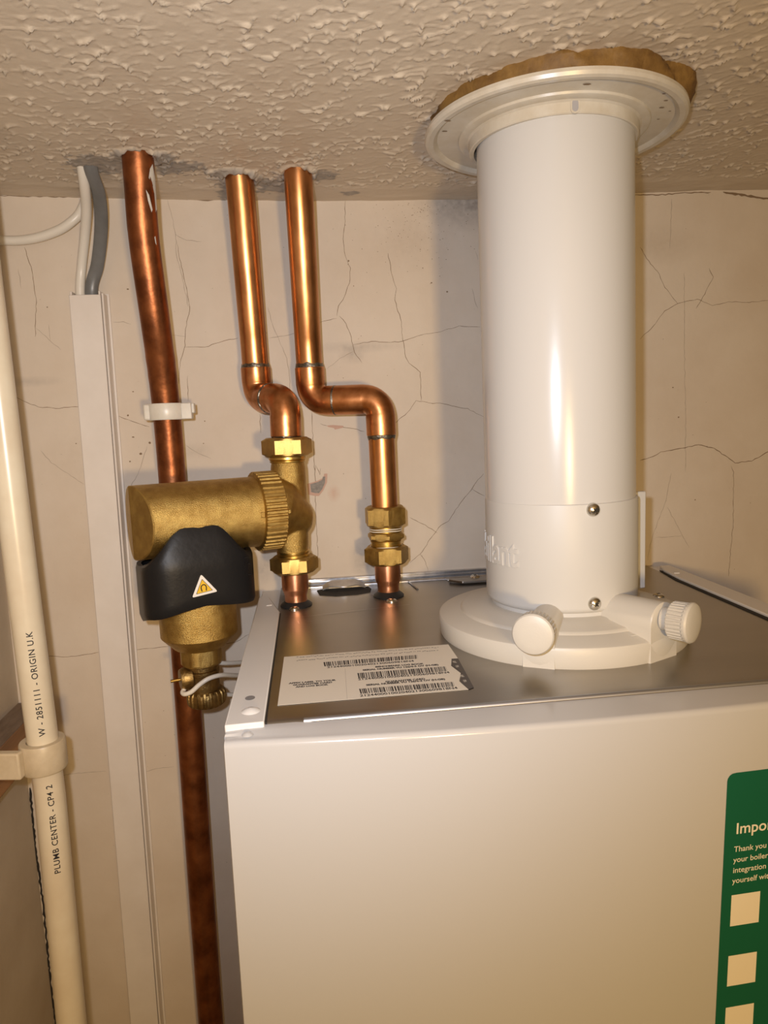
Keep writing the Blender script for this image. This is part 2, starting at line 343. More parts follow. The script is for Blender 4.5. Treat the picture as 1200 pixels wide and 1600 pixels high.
LINES = [
  ('21244000100204021300609818N4', (4.9,-226.1), (58.4,-226.3)),
  ('BENCHMARK LOG BOOK', (33.9,-231.6), (63.5,-232.4)),
  ('SERIAL NUMBER VU 126/4-3 OV (H-GB)', (26.0,-235.5), (71.9,-236.0)),
  ('21244000100204021300609818N4', (22.0,-250.3), (75.8,-250.4)),
  ('GUARANTEE CARD', (37.2,-257.2), (60.1,-257.3)),
  ('SERIAL NUMBER VU 126/4-3 OV (H-GB)', (26.0,-259.9), (71.2,-260.1)),
  ('21244000100204021300609818N4', (21.3,-275.0), (75.3,-274.8)),
  ('AFFIX LABEL TO YOUR', (-17.6,-247.8), (9.4,-248.2)),
  ('GUARANTEE CARD', (-15.3,-251.0), (7.1,-251.3)),
  ('AND LOG BOOK', (-13.6,-254.3), (4.8,-254.4)),
]
TRI = [(-2.9, -103.8), (-10.4, -120.0), (8.1, -118.0)]
TROT = 0.08

# ---------------------------------------------------------------- the setting
def vnoise(x, y, seed):
    rng = np.random.default_rng(seed); g = rng.random((256, 256))
    xi, yi = np.floor(x).astype(int), np.floor(y).astype(int); fx, fy = x - xi, y - yi
    fx = fx * fx * (3 - 2 * fx); fy = fy * fy * (3 - 2 * fy); G = lambda a, b: g[a % 256, b % 256]
    return (G(xi, yi) * (1 - fx) + G(xi + 1, yi) * fx) * (1 - fy) + (G(xi, yi + 1) * (1 - fx) + G(xi + 1, yi + 1) * fx) * fy
def fbm(x, y, seed): return sum(vnoise(x * 2 ** k, y * 2 ** k, seed + k) * .5 ** k for k in range(4)) / 1.875
def ceiling_z(x): return 191 + np.minimum(7, 6 * ((x - 60) / 285.) ** 2)

mb = MB()
mb.box(-330, 900, 0, 60, -1950, 203)
mb.cur = 1
def ribbon(mb, pts, wd, y, rnd):
    P = [Vector((a, b)) for a, b in pts]; Q = [P[0]]
    for a, b in zip(P[:-1], P[1:]):
        n = max(1, int((b - a).length / 3)); pr = Vector((-(b - a).y, (b - a).x)).normalized()
        for k in range(1, n + 1): Q.append(a.lerp(b, k / n) + (pr * rnd.uniform(-.45, .45) if k < n else Vector((0, 0))))
    L, R = [], []
    for i, q in enumerate(Q):
        t = (Q[min(i + 1, len(Q) - 1)] - Q[max(i - 1, 0)]).normalized(); pr = Vector((-t.y, t.x))
        h = wd * .5 * rnd.uniform(.55, 1.25) * (.35 if i in (0, len(Q) - 1) else 1)
        L.append((q.x + pr.x * h, y, q.y + pr.y * h)); R.append((q.x - pr.x * h, y, q.y - pr.y * h))
    n = len(Q); mb.add(L + R, [(i, n + i, n + i + 1, i + 1) for i in range(n - 1)])
rc = random.Random(7)
for wd, pts in CRACKS:
    mb.cur = 1 if wd >= .5 else 2
    ribbon(mb, pts, wd * .82 if wd >= .5 else .42, -.12, rc)
# small dark pits and paint specks, more of them beside the flue
mb.cur = 1
PITS = [(-153.5, 13.3, 1), (-150.7, -5.7, 1.3), (-137, -11.3, 1.2), (-145.4, -20.5, 1.5), (-155.2, -26.8, 1), (-147.5, 33.5, .9), (-175.9, 4.2, .8), (-199.1, -9.2, .8), (-113.4, 2.8, .7), (-88.4, 5.7, .7), (-90.9, -13.8, .6), (-144.6, 119.7, 1.2), (-211.9, 106.3, .8), (45, 140, .8), (132, 112, 1), (118, 120, .9), (346, 20, 1), (352, -8, .9), (381, -37, .9), (370, -88, .9)]
for i in range(260):
    if i < 150: PITS.append((rc.gauss(105, 28), 188 - abs(rc.gauss(0, 30)), rc.uniform(.2, .5)))
    else: PITS.append((rc.uniform(-255, 440), rc.uniform(-500, 188), rc.uniform(.2, .5)))
for x, z, s in PITS:
    n = 6; ph = rc.random() * 6; e = rc.uniform(.5, 1)
    mb.add([(x + s * math.cos(ph + k * 2 * math.pi / n) * rc.uniform(.7, 1.1), -.1, min(190, z + s * e * math.sin(ph + k * 2 * math.pi / n) * rc.uniform(.7, 1.1))) for k in range(n)], [tuple(range(n))])
def grow(poly, k):
    cx = sum(p[0] for p in poly) / len(poly); cz = sum(p[1] for p in poly) / len(poly)
    return [(cx + (x - cx) * k, cz + (z - cz) * k) for x, z in poly]
for poly in (CHIP0, CHIP1):
    for k, mi, y in ((1.0, 4, -.14), (.74, 3, -.2)):
        if poly is CHIP1 and mi == 3: continue
        q = grow(poly, k); mb.cur = mi; mb.add([(x, y, z) for x, z in q], [tuple(range(len(q)))])
# broken edge under the ceiling
mb.cur = 1
for pts, wd in (([(-94, 192.6), (-86, 192.9), (-76, 192.0), (-66, 192.2)], 1.8), ([(300, 193.6), (330, 193.2), (352, 195), (380, 195.2)], .9), ([(392, 195.5), (410, 192.8), (425, 190.5), (445, 188)], 2.2), ([(-255, 196.6), (-200, 195.2), (-165, 194.6)], .7)):
    ribbon(mb, pts, wd, -.3, rc)
structure(mb.build('wall_back', [WAL, CRK, CRKL, CHG, CHP], smooth=0, loc=(110, 0, -1950)))

mb = MB(); mb.box(-330, -270, -900, 0, -1950, 205)
mb.cur = 1
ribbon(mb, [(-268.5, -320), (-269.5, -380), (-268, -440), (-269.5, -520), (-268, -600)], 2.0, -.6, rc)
structure(mb.build('wall_left', [WAL2, DRK], smooth=0))
mb = MB(); mb.box(-330, 900, -2600, 60, -1990, -1950); structure(mb.build('floor', FLR, smooth=0))

# stippled ceiling: a real relief of peaks and drag ridges, smoothed off beside the wall
nx, ny = 860, 560
X, Y = np.meshgrid(np.linspace(-330, 650, nx), np.linspace(0, -640, ny))
wx = X + 7 * (fbm(X / 22, Y / 22, 1) - .5) * 2; wy = Y + 7 * (fbm(X / 22, Y / 22, 9) - .5) * 2
def cells(px, py, c, seed):
    rng = np.random.default_rng(seed); J = rng.random((400, 400, 2)) * .95
    ix, iy = np.floor(px / c).astype(int), np.floor(py / c).astype(int); ds = []
    for a in range(-2, 3):
        for b in range(-2, 3):
            j = J[(ix + a) % 400, (iy + b) % 400]
            ds.append(np.hypot((ix + a + j[..., 0]) * c - px, (iy + b + j[..., 1]) * c - py))
    return np.sort(np.stack(ds), axis=0)[:3]
f1, f2, f3 = cells(wx + .35 * wy, wy * 1.15, 10.2, 5)
mask = np.clip((fbm(X / 9, Y / 9, 21) - .40) * 5, 0, 1)
ridge = np.exp(-((f2 - f1) / .85) ** 2) * (.05 + .95 * mask)
peak = np.exp(-((f3 - f1) / 1.55) ** 2)
g1, g2, g3 = cells(X - .4 * Y + 3, Y * 1.3, 7.0, 15)
rel = .60 * ridge + 1.75 * peak * (.2 + .8 * mask) + .16 * np.exp(-((g2 - g1) / 1.1) ** 2) * mask + .25 * (fbm(X / 9, Y / 9, 33) - .5) + 1.2 * (fbm(X / 40, Y / 40, 40) - .5)
edge = np.clip((-Y - 27 - 6 * fbm(X / 14, Y * 0, 50)) / 9, 0, 1)
Z = ceiling_z(X) - rel * (edge * .95 + .05) - (1 - edge) * .8 - .6 * (1 - edge) * (fbm(X / 25, Y / 10, 61) - .5) * 2
patch = np.zeros_like(X)
for cx, cy, rx, ry, h in ((-140, -78, 26, 18, .4), (-108, -96, 22, 15, 1.6), (-84, -76, 18, 15, .5), (-42, -58, 22, 20, 1.8), (-14, -42, 22, 20, .6), (4, -66, 17, 14, 1.5), (26, -62, 12, 12, .4), (-52, -22, 12, 22, .3), (48, -22, 7, 6, .2)):
    d = np.hypot((X - cx) / rx, (Y - cy) / ry) + (fbm(X / 5, Y / 5, int(cx) + 300) - .5) * 1.5
    k = np.clip((1.0 - d) * 6, 0, 1); patch = np.maximum(patch, k); Z -= k * h * (.6 + 1.6 * (fbm(X / 4, Y / 4, 77) - .3))
for cx, cy, h in ((-107, -98, 2.0), (-41.2, -61, 4.0), (4.2, -69.5, 2.6)):      # torn plaster lips round the pipes
    d = np.hypot(X - cx, Y - cy); a = np.arctan2(Y - cy, X - cx)
    Z -= h * np.exp(-((d - 13.2) / 1.9) ** 2) * np.clip(.25 + 1.5 * (fbm(a * 3 + 40, d / 9, 90) - .25) + .5 * (fbm(a * 9 + 40, d / 3, 95) - .5), 0, 2)
me = bpy.data.meshes.new('ceiling')
base = np.stack([X.ravel(), Y.ravel(), Z.ravel()], 1) / 1000; base[:, 2] += ZC
idx = np.arange(nx * ny).reshape(ny, nx)
quads = np.stack([idx[:-1, :-1].ravel(), idx[:-1, 1:].ravel(), idx[1:, 1:].ravel(), idx[1:, :-1].ravel()], 1)
fl = quads.tolist(); vs = base.tolist(); n0 = len(vs)
for x0, x1, y0, y1, z0, z1 in ((-.33, .9, -2.6, .06, .2005, .26),):       # the slab above and behind
    for z in (z0, z1):
        for y in (y0, y1):
            for x in (x0, x1): vs.append((x, y, ZC + z))
    fl += [tuple(n0 + i for i in f) for f in ((0, 2, 3, 1), (4, 5, 7, 6), (0, 1, 5, 4), (2, 6, 7, 3), (0, 4, 6, 2), (1, 3, 7, 5))]
me.from_pydata(vs, [], fl); me.materials.append(CEI)
me.polygons.foreach_set('use_smooth', [True] * len(quads) + [False] * 6)
at = me.attributes.new('patch', 'FLOAT', 'POINT'); at.data.foreach_set('value', np.concatenate([patch.ravel(), np.zeros(8)]).astype(np.float32))
ce = bpy.data.objects.new('ceiling', me); C.objects.link(ce); structure(ce)

# ---------------------------------------------------------------- left side: batten, overflow pipe, trunking, cables
t = thing('timber_batten', 'rough timber batten fixed to the left wall behind the white overflow pipe', 'batten', (-259, -200, -290))
mb = MB(); mb.box(-270, -248, -430, -2, -276, -239); mb.build('batten_body', WOD, t, bevel=1.2)
mb = MB(); mb.box(-270, -248.4, -430, -2, -239.2, -238.4); mb.build('dusty_top_face', WODT, t)
bpy.data.objects['dusty_top_face']['label'] = 'greyer dusty top face of the batten'

OX, OY, OR = -196.2, -145, 10.2
def ox(z): return float(np.interp(z, [-1950, -430, -255, -118, -52, 106, 200], [-197, -196.8, -194.8, -197.6, -198.6, -200.8, -202]))
t = thing('overflow_pipe', 'white plastic overflow pipe printed with black lettering, at the left edge', 'pipe', (OX, OY, -1950))
mb = MB(); mb.tube([(ox(z), OY, z) for z in (-1950, -600, -430, -340, -255, -185, -118, -52, 30, 106, 225)], OR, 40); mb.build('pipe_wall', OVF, t)
def on_pipe(z0, ang, size):
    def f(a, b, c):
        ph = ang + (-b + size * .36) / OR
        return (ox(z0 + a) + (OR + .12) * math.sin(ph), OY - (OR + .12) * math.cos(ph), z0 + a)
    return f
AIM = math.radians(22)
for body, z0, z1 in (('PLUMB CENTER - CP4 2', -309, -242.5), ('W - 2851111 - ORIGIN U.K', -206.5, -132)):
    vs, fs = slice_text(*text2d(body, 5.6, bold=.07, space=1.12), 1, .7)
    k = (z1 - z0) / max(v[0] for v in vs); f = on_pipe(z0, AIM, 5.6)
    mb = MB(); mb.add([f(v[0] * k, v[1], 0) for v in vs], fs); mb.build('printed_lettering', INK, bpy.data.objects['pipe_wall'], smooth=0)
t = thing('pipe_clip', 'yellowed nylon clip holding the white overflow pipe to the timber batten', 'clip', (-215, OY, -234))
mb = MB(); mb.lathe((OX, OY, -234), (0, 0, 1), [(0, OR + .1), (0, 14.6), (1, 15.2), (20, 15.2), (21, 14.6), (21, OR + .1), (0, OR + .1)], 48, cap=(False, False)); mb.build('clip_ring', NYLY, t)
mb = MB(); mb.obox((-222, -157, -223.5), (17, -3, 0), (.6, 3.2, 0), (0, 0, 9.5)); mb.build('clip_strap', NYLY, t, bevel=1.2)
mb = MB(); mb.obox((-240, -150, -226), (7.5, 0, 0), (0, 8, 0), (0, 0, 9)); mb.obox((-231, -159, -230.5), (5, -.8, 0), (0, 2.5, 0), (0, 0, 3)); mb.build('clip_base', NYLY, t, bevel=1.2)

t = thing('cable_trunking', 'square white plastic mini trunking running down the wall below the cables', 'trunking', (-177, 0, -1950))
mb = MB(); mb.obox((-183.6, -8.3, -918.5), (.6, 0, 0), (0, 7.7, 0), (0, 0, 1031.5))
o = None
def lean(z): return -6.5 * max(0.0, min(1.0, (113 - z) / 670.0))       # the run leans slightly to the left going down
def trunk_part(name, x0, x1, y0, y1, ztop, mt, bev):
    mb = MB(); zs = [ztop, 0, -150, -300, -557, -1950]
    R = [[(x0 + lean(z), y0, z), (x1 + lean(z), y0, z), (x1 + lean(z), y1, z), (x0 + lean(z), y1, z)] for z in zs]
    mb.rings(R[::-1], True, True, True); return mb.build(name, mt, t, bevel=bev, smooth=30)
trunk_part('lid', -188.6, -163.4, -16.5, -14.6, 113, TRK, .5)
trunk_part('side_wall', -188.0, -186.6, -14.6, -1, 116, TRK, .2)
trunk_part('side_wall', -165.4, -164.0, -14.6, -1, 116, TRK, .2)
trunk_part('back_plate', -191.5, -160.2, -1.6, -.1, 116, TRK, .3)
trunk_part('lid_lip', -163.5, -161.8, -13.4, -1.6, 114.5, TRK, .3)
mb = MB(); P = smooth_path([(-146, -82, 206), (-148, -70, 192), (-149, -50, 181), (-154.5, -30, 163), (-164, -14, 138), (-171.5, -8.5, 122), (-173, -8, 105), (-173, -8, 60)], 8)
mb.tube(P, 5.2, 20, flat=.62); tag(mb.build('power_cable', GRY), 'flat grey cable curving from the ceiling into the trunking', 'cable')
mb = MB(); P = smooth_path([(-153, -78, 206), (-156, -62, 188), (-162, -40, 174), (-170, -22, 158), (-178, -10, 137), (-181.5, -8.5, 118), (-181.5, -8, 100), (-181.5, -8, 60)], 8)
mb.tube(P, 3.9, 20); tag(mb.build('power_cable', CAB), 'white cable beside the grey one, dropping into the trunking', 'cable')
mb = MB(); P = smooth_path([(-300, -8, 168), (-262, -7, 162), (-235, -7, 159), (-214, -9, 160), (-195, -11, 165), (-183, -13, 171), (-174, -14, 179), (-166, -22, 190), (-160, -45, 202), (-157, -58, 212)], 8)
mb.tube(P, 3.8, 20); tag(mb.build('power_cable', CAB), 'white cable sagging in from the left edge under the ceiling', 'cable')

# ---------------------------------------------------------------- copper pipes
t = thing('copper_pipe', 'long brown aged copper pipe passing behind the brass filter', 'pipe', (-112, -47, -1950))
P = smooth_path([(-107, -103, 215), (-108.6, -96, 176), (-110.3, -88, 138), (-109.8, -74, 84), (-110.8, -55, 36), (-111.3, -47, -25), (-112.8, -45, -130), (-113.4, -45, -261), (-115.5, -45, -540), (-117, -45, -1250), (-117, -45, -1950)], 8)
mb = MB(); mb.tube(P, [10.9 + (.35 * math.exp(-((p.z - 53) / 3) ** 2) + .3 * math.exp(-((p.z - 41) / 3) ** 2)) for p in P], 40); mb.build('pipe_run', COPO, t)
def on_aged(a, z):                         # a point on the skin of the aged pipe near the ceiling
    i = min(range(len(P)), key=lambda k: abs(P[k].z - z)); k2 = i + 1 if P[i].z > z and i + 1 < len(P) else i - 1; f = (z - P[i].z) / (P[k2].z - P[i].z); c = P[i].lerp(P[k2], f)
    return (c.x + 11.15 * math.sin(a), c.y - 11.15 * math.cos(a), z)
for pts in ([(.95, 182), (1.25, 186), (1.5, 178), (1.5, 158), (1.25, 155), (1.32, 164), (1.1, 171), (1.15, 175), (.8, 176)], [(.55, 168), (.75, 165), (.95, 156), (.85, 154), (.65, 161)], [(.9, 138), (1.0, 139), (1.02, 133), (.93, 134)], [(-.2, 127), (-.1, 128), (-.08, 124), (-.18, 124.5)], [(-1.3, 150), (-1.2, 152), (-1.18, 143), (-1.28, 144)]):
    mb = MB(); cx = sum(p[0] for p in pts) / len(pts); cz = sum(p[1] for p in pts) / len(pts)
    mb.add([on_aged(cx, cz)] + [on_aged(*p) for p in pts], [(0, 1 + k, 1 + (k + 1) % len(pts)) for k in range(len(pts))]); mb.build('paint_splash', NYL, t, smooth=0)
t = thing('pipe_clip', 'translucent white nylon clip around the brown copper pipe', 'clip', (-108, -50, 7.4))
CX, CY = -111, -50.5
mb = MB(); mb.lathe((CX, CY, 7.4), (0, 0, 1), [(0, 11.2), (0, 14.4), (1, 15), (12, 15), (13, 14.4), (13, 11.2), (0, 11.2)], 48, cap=(False, False)); mb.build('clip_ring', NYL, t)
mb = MB(); mb.obox((-95.5, -53, 13.9), (5.2, 0, 0), (0, 5, 0), (0, 0, 6.4)); mb.obox((-90, -51, 16), (1.6, 0, 0), (0, 4, 0), (0, 0, 4)); mb.build('latch', NYL, t, bevel=.8)
mb = MB(); mb.obox((-124, -53, 13.9), (3.5, 0, 0), (0, 7, 0), (0, 0, 6.4)); mb.build('hinge', NYL, t, bevel=1.5)
mb = MB(); mb.box(-122, -100, -38, 0, 8.2, 19.8); mb.build('wall_stem', NYL, t, bevel=.8)

def pipe_with_offset(label, lead, pts, rad, parts, seams):
    t = thing('copper_pipe', label, 'pipe', pts[-1])
    path, info = fillet(pts, rad, 10)
    up = smooth_path(lead + [pts[0]], 6)[:-1]
    full = up + path
    mb = MB(); mb.tube(full, 10.9, 40); mb.build('pipe_run', COP, t)
    for (a, b, arc), (s0, s1) in zip(info, parts):
        e0 = arc[0] + a * s0; e1 = arc[-1] + b * s1             # an elbow: two sockets and a bend a little fatter than the pipe
        pp = [e0, e0 - a * .02, e0 - a * .4, arc[0] + a * 1.2] + arc + [arc[-1] + b * 1.2, e1 - b * .4, e1 - b * .02, e1]
        rr = [10.95, 11.95, 12.25, 12.25] + [12.05] + [11.9] * (len(arc) - 2) + [12.05] + [12.25, 12.25, 11.95, 10.95]
        mb = MB(); mb.tube(pp, rr, 40); mb.build('elbow', COPE, t)
    for ci, side, off, wd, r0 in seams:
        a, b, arc = info[ci]; d = a if side == 0 else b; s = (arc[0] if side == 0 else arc[-1]) + d * off
        prof = [(-.4, 11.0), (-.3, r0), (.9, r0 - .1), (wd, 11.15), (wd, 10.8)]
        q0 = rc.random() * 6
        hf = lambda i, h, u, v: h + (0 if i < 2 else .9 * math.sin(u * .45 + q0) * math.sin(v * .6 + q0) * (.5 if i < 3 else 1))
        mb = MB(); mb.lathe(s, d, prof, 40, cap=(False, False), hf=hf); mb.build('solder_joint', SOL, t)
    return t
pipe_with_offset('copper pipe stepping down through two elbows into the brass filter',
                 [(-42.0, -66, 218), (-40.6, -58, 182), (-39.9, -47, 120)], [(-39.2, -37, 66), (-38.6, -36, 22.5), (-15.5, -72, 20.0), (-16.3, -72, -24)], 13,
                 [(13, 8.8), (7.2, 17)], [(0, 0, 13.2, 2.6, 11.8), (0, 1, 9.0, 1.4, 12.6), (1, 1, 16.6, 1.6, 11.9)])
pipe_with_offset('copper pipe beside the flue, stepping right to the brass coupling',
                 [(4.2, -72, 218), (4.4, -68, 178), (4.9, -54, 120)], [(5.4, -39.5, 62), (6.0, -38, 18.6), (61.4, -58, 17.8), (62.0, -58, -76)], 13,
                 [(15, 7.5), (25, 17)], [(0, 0, 15.2, 3.0, 11.8), (0, 1, 7.9, 3.4, 12.4), (1, 1, 17.2, 2.6, 11.8)])

# ---------------------------------------------------------------- brass coupling over the right boiler tail
def nut(name, o, z0, z1, af, mt, parent, rot=0.0, flip=False):
    h = z1 - z0; ca = af / math.cos(math.pi / 6)
    prof = [(0, af * .80), (0, af * .93), (.7, af * .99), (2.2, ca), (h - 2.2, ca), (h - .7, af * .99), (h, af * .93), (h, af * .70)]
    mb = MB(); mb.lathe((o[0], o[1], z0), (0, 0, 1), prof, 72, hexr(af, ca), ref=(math.sin(rot), -math.cos(rot), 0)); return mb.build(name, mt, parent, smooth=22)
KX, KY = 61.9, -58
t = thing('compression_coupling', 'brass compression coupling with two hexagon nuts, left of the flue', 'pipe fitting', (KX, KY, -118))
nut('compression_nut', (KX, KY), -87.7, -70.8, 15.6, BRC, t, math.radians(30 + 3))
nut('coupling_body', (KX, KY), -99.6, -92.5, 13.9, BRC, t, math.radians(30 + 5))
nut('compression_nut', (KX, KY), -119.7, -104.4, 16.3, BRC, t, math.radians(4))
mb = MB(); mb.lathe((KX, KY, -105.5), (0, 0, 1), [(0, 12.6), (1.6, 12.6), (1.8, 13.3), (2.6, 13.3), (2.8, 12.7), (4.5, 12.7), (4.8, 13.2), (5.6, 13.2), (5.8, 12.7), (13, 12.7), (13.3, 13.4), (14.0, 13.4), (14.3, 12.9), (15.2, 13.3), (16, 13.3), (16.2, 12.7), (18.5, 12.7)], 48); mb.build('thread', BRM, t)
mb = MB()
for z, wob in ((-104.6, .25), (-91.1, .35), (-89.4, .3)):
    mb.tube([(KX + 13.4 * math.cos(a), KY + 13.4 * math.sin(a), z + wob * math.sin(3 * a)) for a in [k * math.pi / 24 for k in range(49)]], .42, 6)
mb.build('sealing_tape', PTFE, t)
for (x, y), ztop, lab in (((KX + .4, KY), -112, 'pinkish copper boiler tail below the brass coupling'), ((-15.6, -70), -112, 'pinkish copper boiler tail below the brass filter')):
    mb = MB(); mb.lathe((x, y, -152), (0, 0, 1), [(0, 9.0), (13.0, 9.1), (15.0, 9.5), (17.5, 10.5), (19, 10.9), (40, 10.9)], 48)
    tag(mb.build('boiler_tail_pipe', COPT), lab, 'pipe', 'copper tails of the boiler')

# ---------------------------------------------------------------- brass magnetic filter
CX, CY, AZ = -90.0, -100.0, -67.0                 # canister axis; the arm runs from it to the tee
E1 = Vector((.936, .352, 0)).normalized(); E2 = Vector((.352, -.936, 0)).normalized()       # along the arm to the tee; towards the room
def ap(u, v, z): return Vector((CX, CY, 0)) + E1 * u + E2 * v + Vector((0, 0, z))
t = thing('magnetic_filter', 'brass magnetic filter with a black magnet sleeve, left of the boiler tails', 'filter', (CX, CY, -215))
mb = MB(); o = ap(0, 0, AZ)
mb.lathe(o, E1, [(-43, 0.01), (-43, 26.6), (-42.2, 27.5), (0, 27.6), (50, 27.6), (50, 20)], 80, ref=E2, cap=(False, True), hf=lambda i, h, u, v: h + (max(0, u) * .42 + 0 if i <= 2 else 0))
arm = mb.build('filter_arm', BRC, t, smooth=28)
mb = MB(); mb.lathe(ap(0, 0, 0), (0, 0, 1), [(-181, 9), (-181, 14), (-180.3, 14.6), (-167.2, 14.6), (-166.9, 15.6), (-166.8, 19.2), (-166.0, 20.2), (-157.2, 28.6), (-156.4, 29), (-70, 29)], 96)
mb.build('canister', BRC, t, smooth=24)
mb = MB(); mb.lathe(ap(0, 0, -180), (0, 0, 1), [(0, 12), (0, 14.8), (.8, 15.6), (15, 15.6), (17, 15.4)], 72, hexr(14.6, 15.9), ref=(math.sin(.35), -math.cos(.35), 0)); mb.build('drain_hexagon', BRC, t, smooth=22)
# black magnet sleeve, its rim rising over the arm at the front
def sleeve(u_off, inset):
    R = []; n = 96; NZ = 12
    for k in range(NZ + 1):
        row = []
        for j in range(n):
            a = 2 * math.pi * j / n; cu, sv = math.cos(a), math.sin(a)
            q = 4.2; r = (abs(cu) ** q + abs(sv) ** q) ** (-1 / q)
            u, v = (41.0 - inset) * r * cu, (35.0 - inset) * r * sv
            s = max(0.0, min(1.0, 1 - (abs(u) - 11) / (36.0 if u < 0 else 25.0))); s = s * s * (3 - 2 * s)
            fr = max(0.0, min(1.0, (sv + .1) / .7))
            base = -96 + 3.5 * max(-1.0, min(1.0, u / 15)); top = base + (-70.5 - base) * s * fr
            side = max(-1.0, min(1.0, -u / 38.0))
            bot = -133.5 + 4 * fr - 8.5 * max(0, side) ** 1.4 * (1 - .35 * fr) - 2.0 * max(0, -side) + 1.5 * max(0, 1 - abs(u / 30)) * fr
            bulge = 0
            z = bot + (top - bot) * k / NZ
            lift = max(0.0, (z + 97) / 27.0)
            v2 = v * (1 - .16 * lift) if v > 0 else v
            edge_in = .0 if 0 < k < NZ else .9
            row.append(ap(u * (1 - edge_in / 41), v2 * (1 - edge_in / 35), z + (.0 if k else .3)))
        R.append(row)
    return R
mb = MB(); A = sleeve(0, 0); B = sleeve(0, 3.2)
mb.rings(A); mb.rings([r for r in B[::-1]]); n = 96
mb.rings([A[-1], B[-1]]); mb.rings([B[0], A[0]])
slv = mb.build('magnet_sleeve', BLK, t, smooth=50)
# seam and moulding marks of the sleeve
mb = MB(); mb.obox(ap(31.5, 34.6, -96), E1 * 1.6, E2 * .5, Vector((0, 0, .3))); mb.obox(ap(33, 34.4, -101), E1 * 1.2, E2 * .5, Vector((0, 0, .3))); mb.obox(ap(33, 34.5, -109), E1 * 1.6, E2 * .5, Vector((0, 0, .3)))
mb.build('moulded_latch', BLK, slv, bevel=.2)
def sl(u, z, d): return ap(u, 35.15 + d, z)
tri = TRI
def rtri(tri, k, rad=1.1):
    c = (sum(p[0] for p in tri) / 3, sum(p[1] for p in tri) / 3); Q = [(c[0] + (p[0] - c[0]) * k, c[1] + (p[1] - c[1]) * k) for p in tri]; out = []
    for i in range(3):
        p, a, b = Vector(Q[i]), Vector(Q[i - 1]), Vector(Q[(i + 1) % 3])
        s0 = p + (a - p).normalized() * rad; s1 = p + (b - p).normalized() * rad
        out += [s0.lerp(p, .0), s0.lerp(p, .55).lerp(s1, .2), s1.lerp(p, .55).lerp(s0, .2), s1]
    return [(q.x, q.y) for q in out]
mb = MB(); mb.prism(rtri(tri, 1.0, 1.4), sl, 0, .35); lab = mb.build('warning_label', WHT, t, smooth=0)
mb = MB(); mb.prism(rtri(tri, .66, .6), sl, .36, .42); 
mb.cur = 1; mb.prism(rtri(tri, .60, .5), sl, .43, .47)
mb.cur = 0
c = (sum(p[0] for p in tri) / 3, sum(p[1] for p in tri) / 3)
hs = [(-1.5, -2.3), (-1.9, 0.2), (-1.5, 1.6), (-.5, 2.3), (.6, 2.3), (1.6, 1.5), (1.9, 0), (1.5, -2.3)]
ca, sa = math.cos(TROT), math.sin(TROT)
mb.tube([sl(c[0] + x * ca - z * sa, c[1] + x * sa + z * ca, .5) for x, z in hs], .42, 6); mb.build('magnet_pictogram', [INK, YEL], lab, smooth=0)
# knurled union ring
def knurl(nt, d):
    def f(tt, h, r):
        p = (tt * nt / (2 * math.pi)) % 1.0; return r - (d if (p < .28 and r > 28) else 0)
    return f
mb = MB(); mb.lathe(ap(0, 0, AZ), E1, [(49.5, 20), (49.5, 29.0), (50.3, 31.3), (66.5, 31.3), (67.4, 29.6), (67.4, 20)], 220, knurl(44, 1.1), ref=E2); mb.build('union_ring', BRC, t, smooth=25)
mb = MB(); mb.obox(ap(47.8, 27.5, AZ + .5), E1 * 1.6, E2 * .9, Vector((0, 0, 2.2))); mb.obox(ap(68.4, 28, AZ + 1), E1 * 1.2, E2 * 1.2, Vector((0, 0, 1.6))); mb.build('alignment_lug', BRC, t, bevel=.4)
# tee body
TX, TY = -16.0, -71.5
mb = MB()
mb.lathe((TX, TY, -104), (0, 0, 1), [(0, 12.2), (3, 12.4), (6, 12.9), (8, 13.2), (30, 13.6), (62, 13.8), (70, 13.8), (73, 13.2), (77, 12.8)], 56)
mb.tube([ap(62, 0, AZ), ap(67.5, 0, AZ - .3), ap(70, 0, AZ - .8), ap(76, 0, AZ - 3.4), ap(82, 0, AZ - 6.6), ap(87.5, 0, AZ - 9.6), ap(92.0, 0, AZ - 11.8), ap(94.6, 0, AZ - 12.6), ap(95.8, 0, AZ - 12.8)], [27.5, 27.2, 26, 21.6, 17.6, 14.4, 11.6, 8, 3], 56)
tee = mb.build('tee_body', BRC, t, smooth=50)
rm = tee.modifiers.new('blend', 'REMESH'); rm.mode = 'VOXEL'; rm.voxel_size = .0009; rm.use_smooth_shade = True
sm = tee.modifiers.new('soften', 'SMOOTH'); sm.factor = .5; sm.iterations = 4
nut('compression_nut', (TX, TY), -25.2, -10.2, 17.3, BRN, t, math.radians(4))
mb = MB(); mb.lathe((TX, TY, -30), (0, 0, 1), [(0, 13.9), (.8, 14.2), (1.5, 14.2), (1.8, 13.7), (2.6, 14.9), (4.5, 14.9), (5, 14)], 48); mb.build('thread', BRM, t)
nut('compression_nut', (TX + .4, TY + 1), -119.5, -106.0, 16.9, BRN, t, math.radians(2))
mb = MB(); mb.lathe((TX + .3, TY + .8, -107), (0, 0, 1), [(0, 13.4), (2.5, 13.4), (2.9, 12.9), (4.0, 13.3), (5.2, 13.3), (5.6, 12.7)], 48); mb.build('thread', BRM, t)
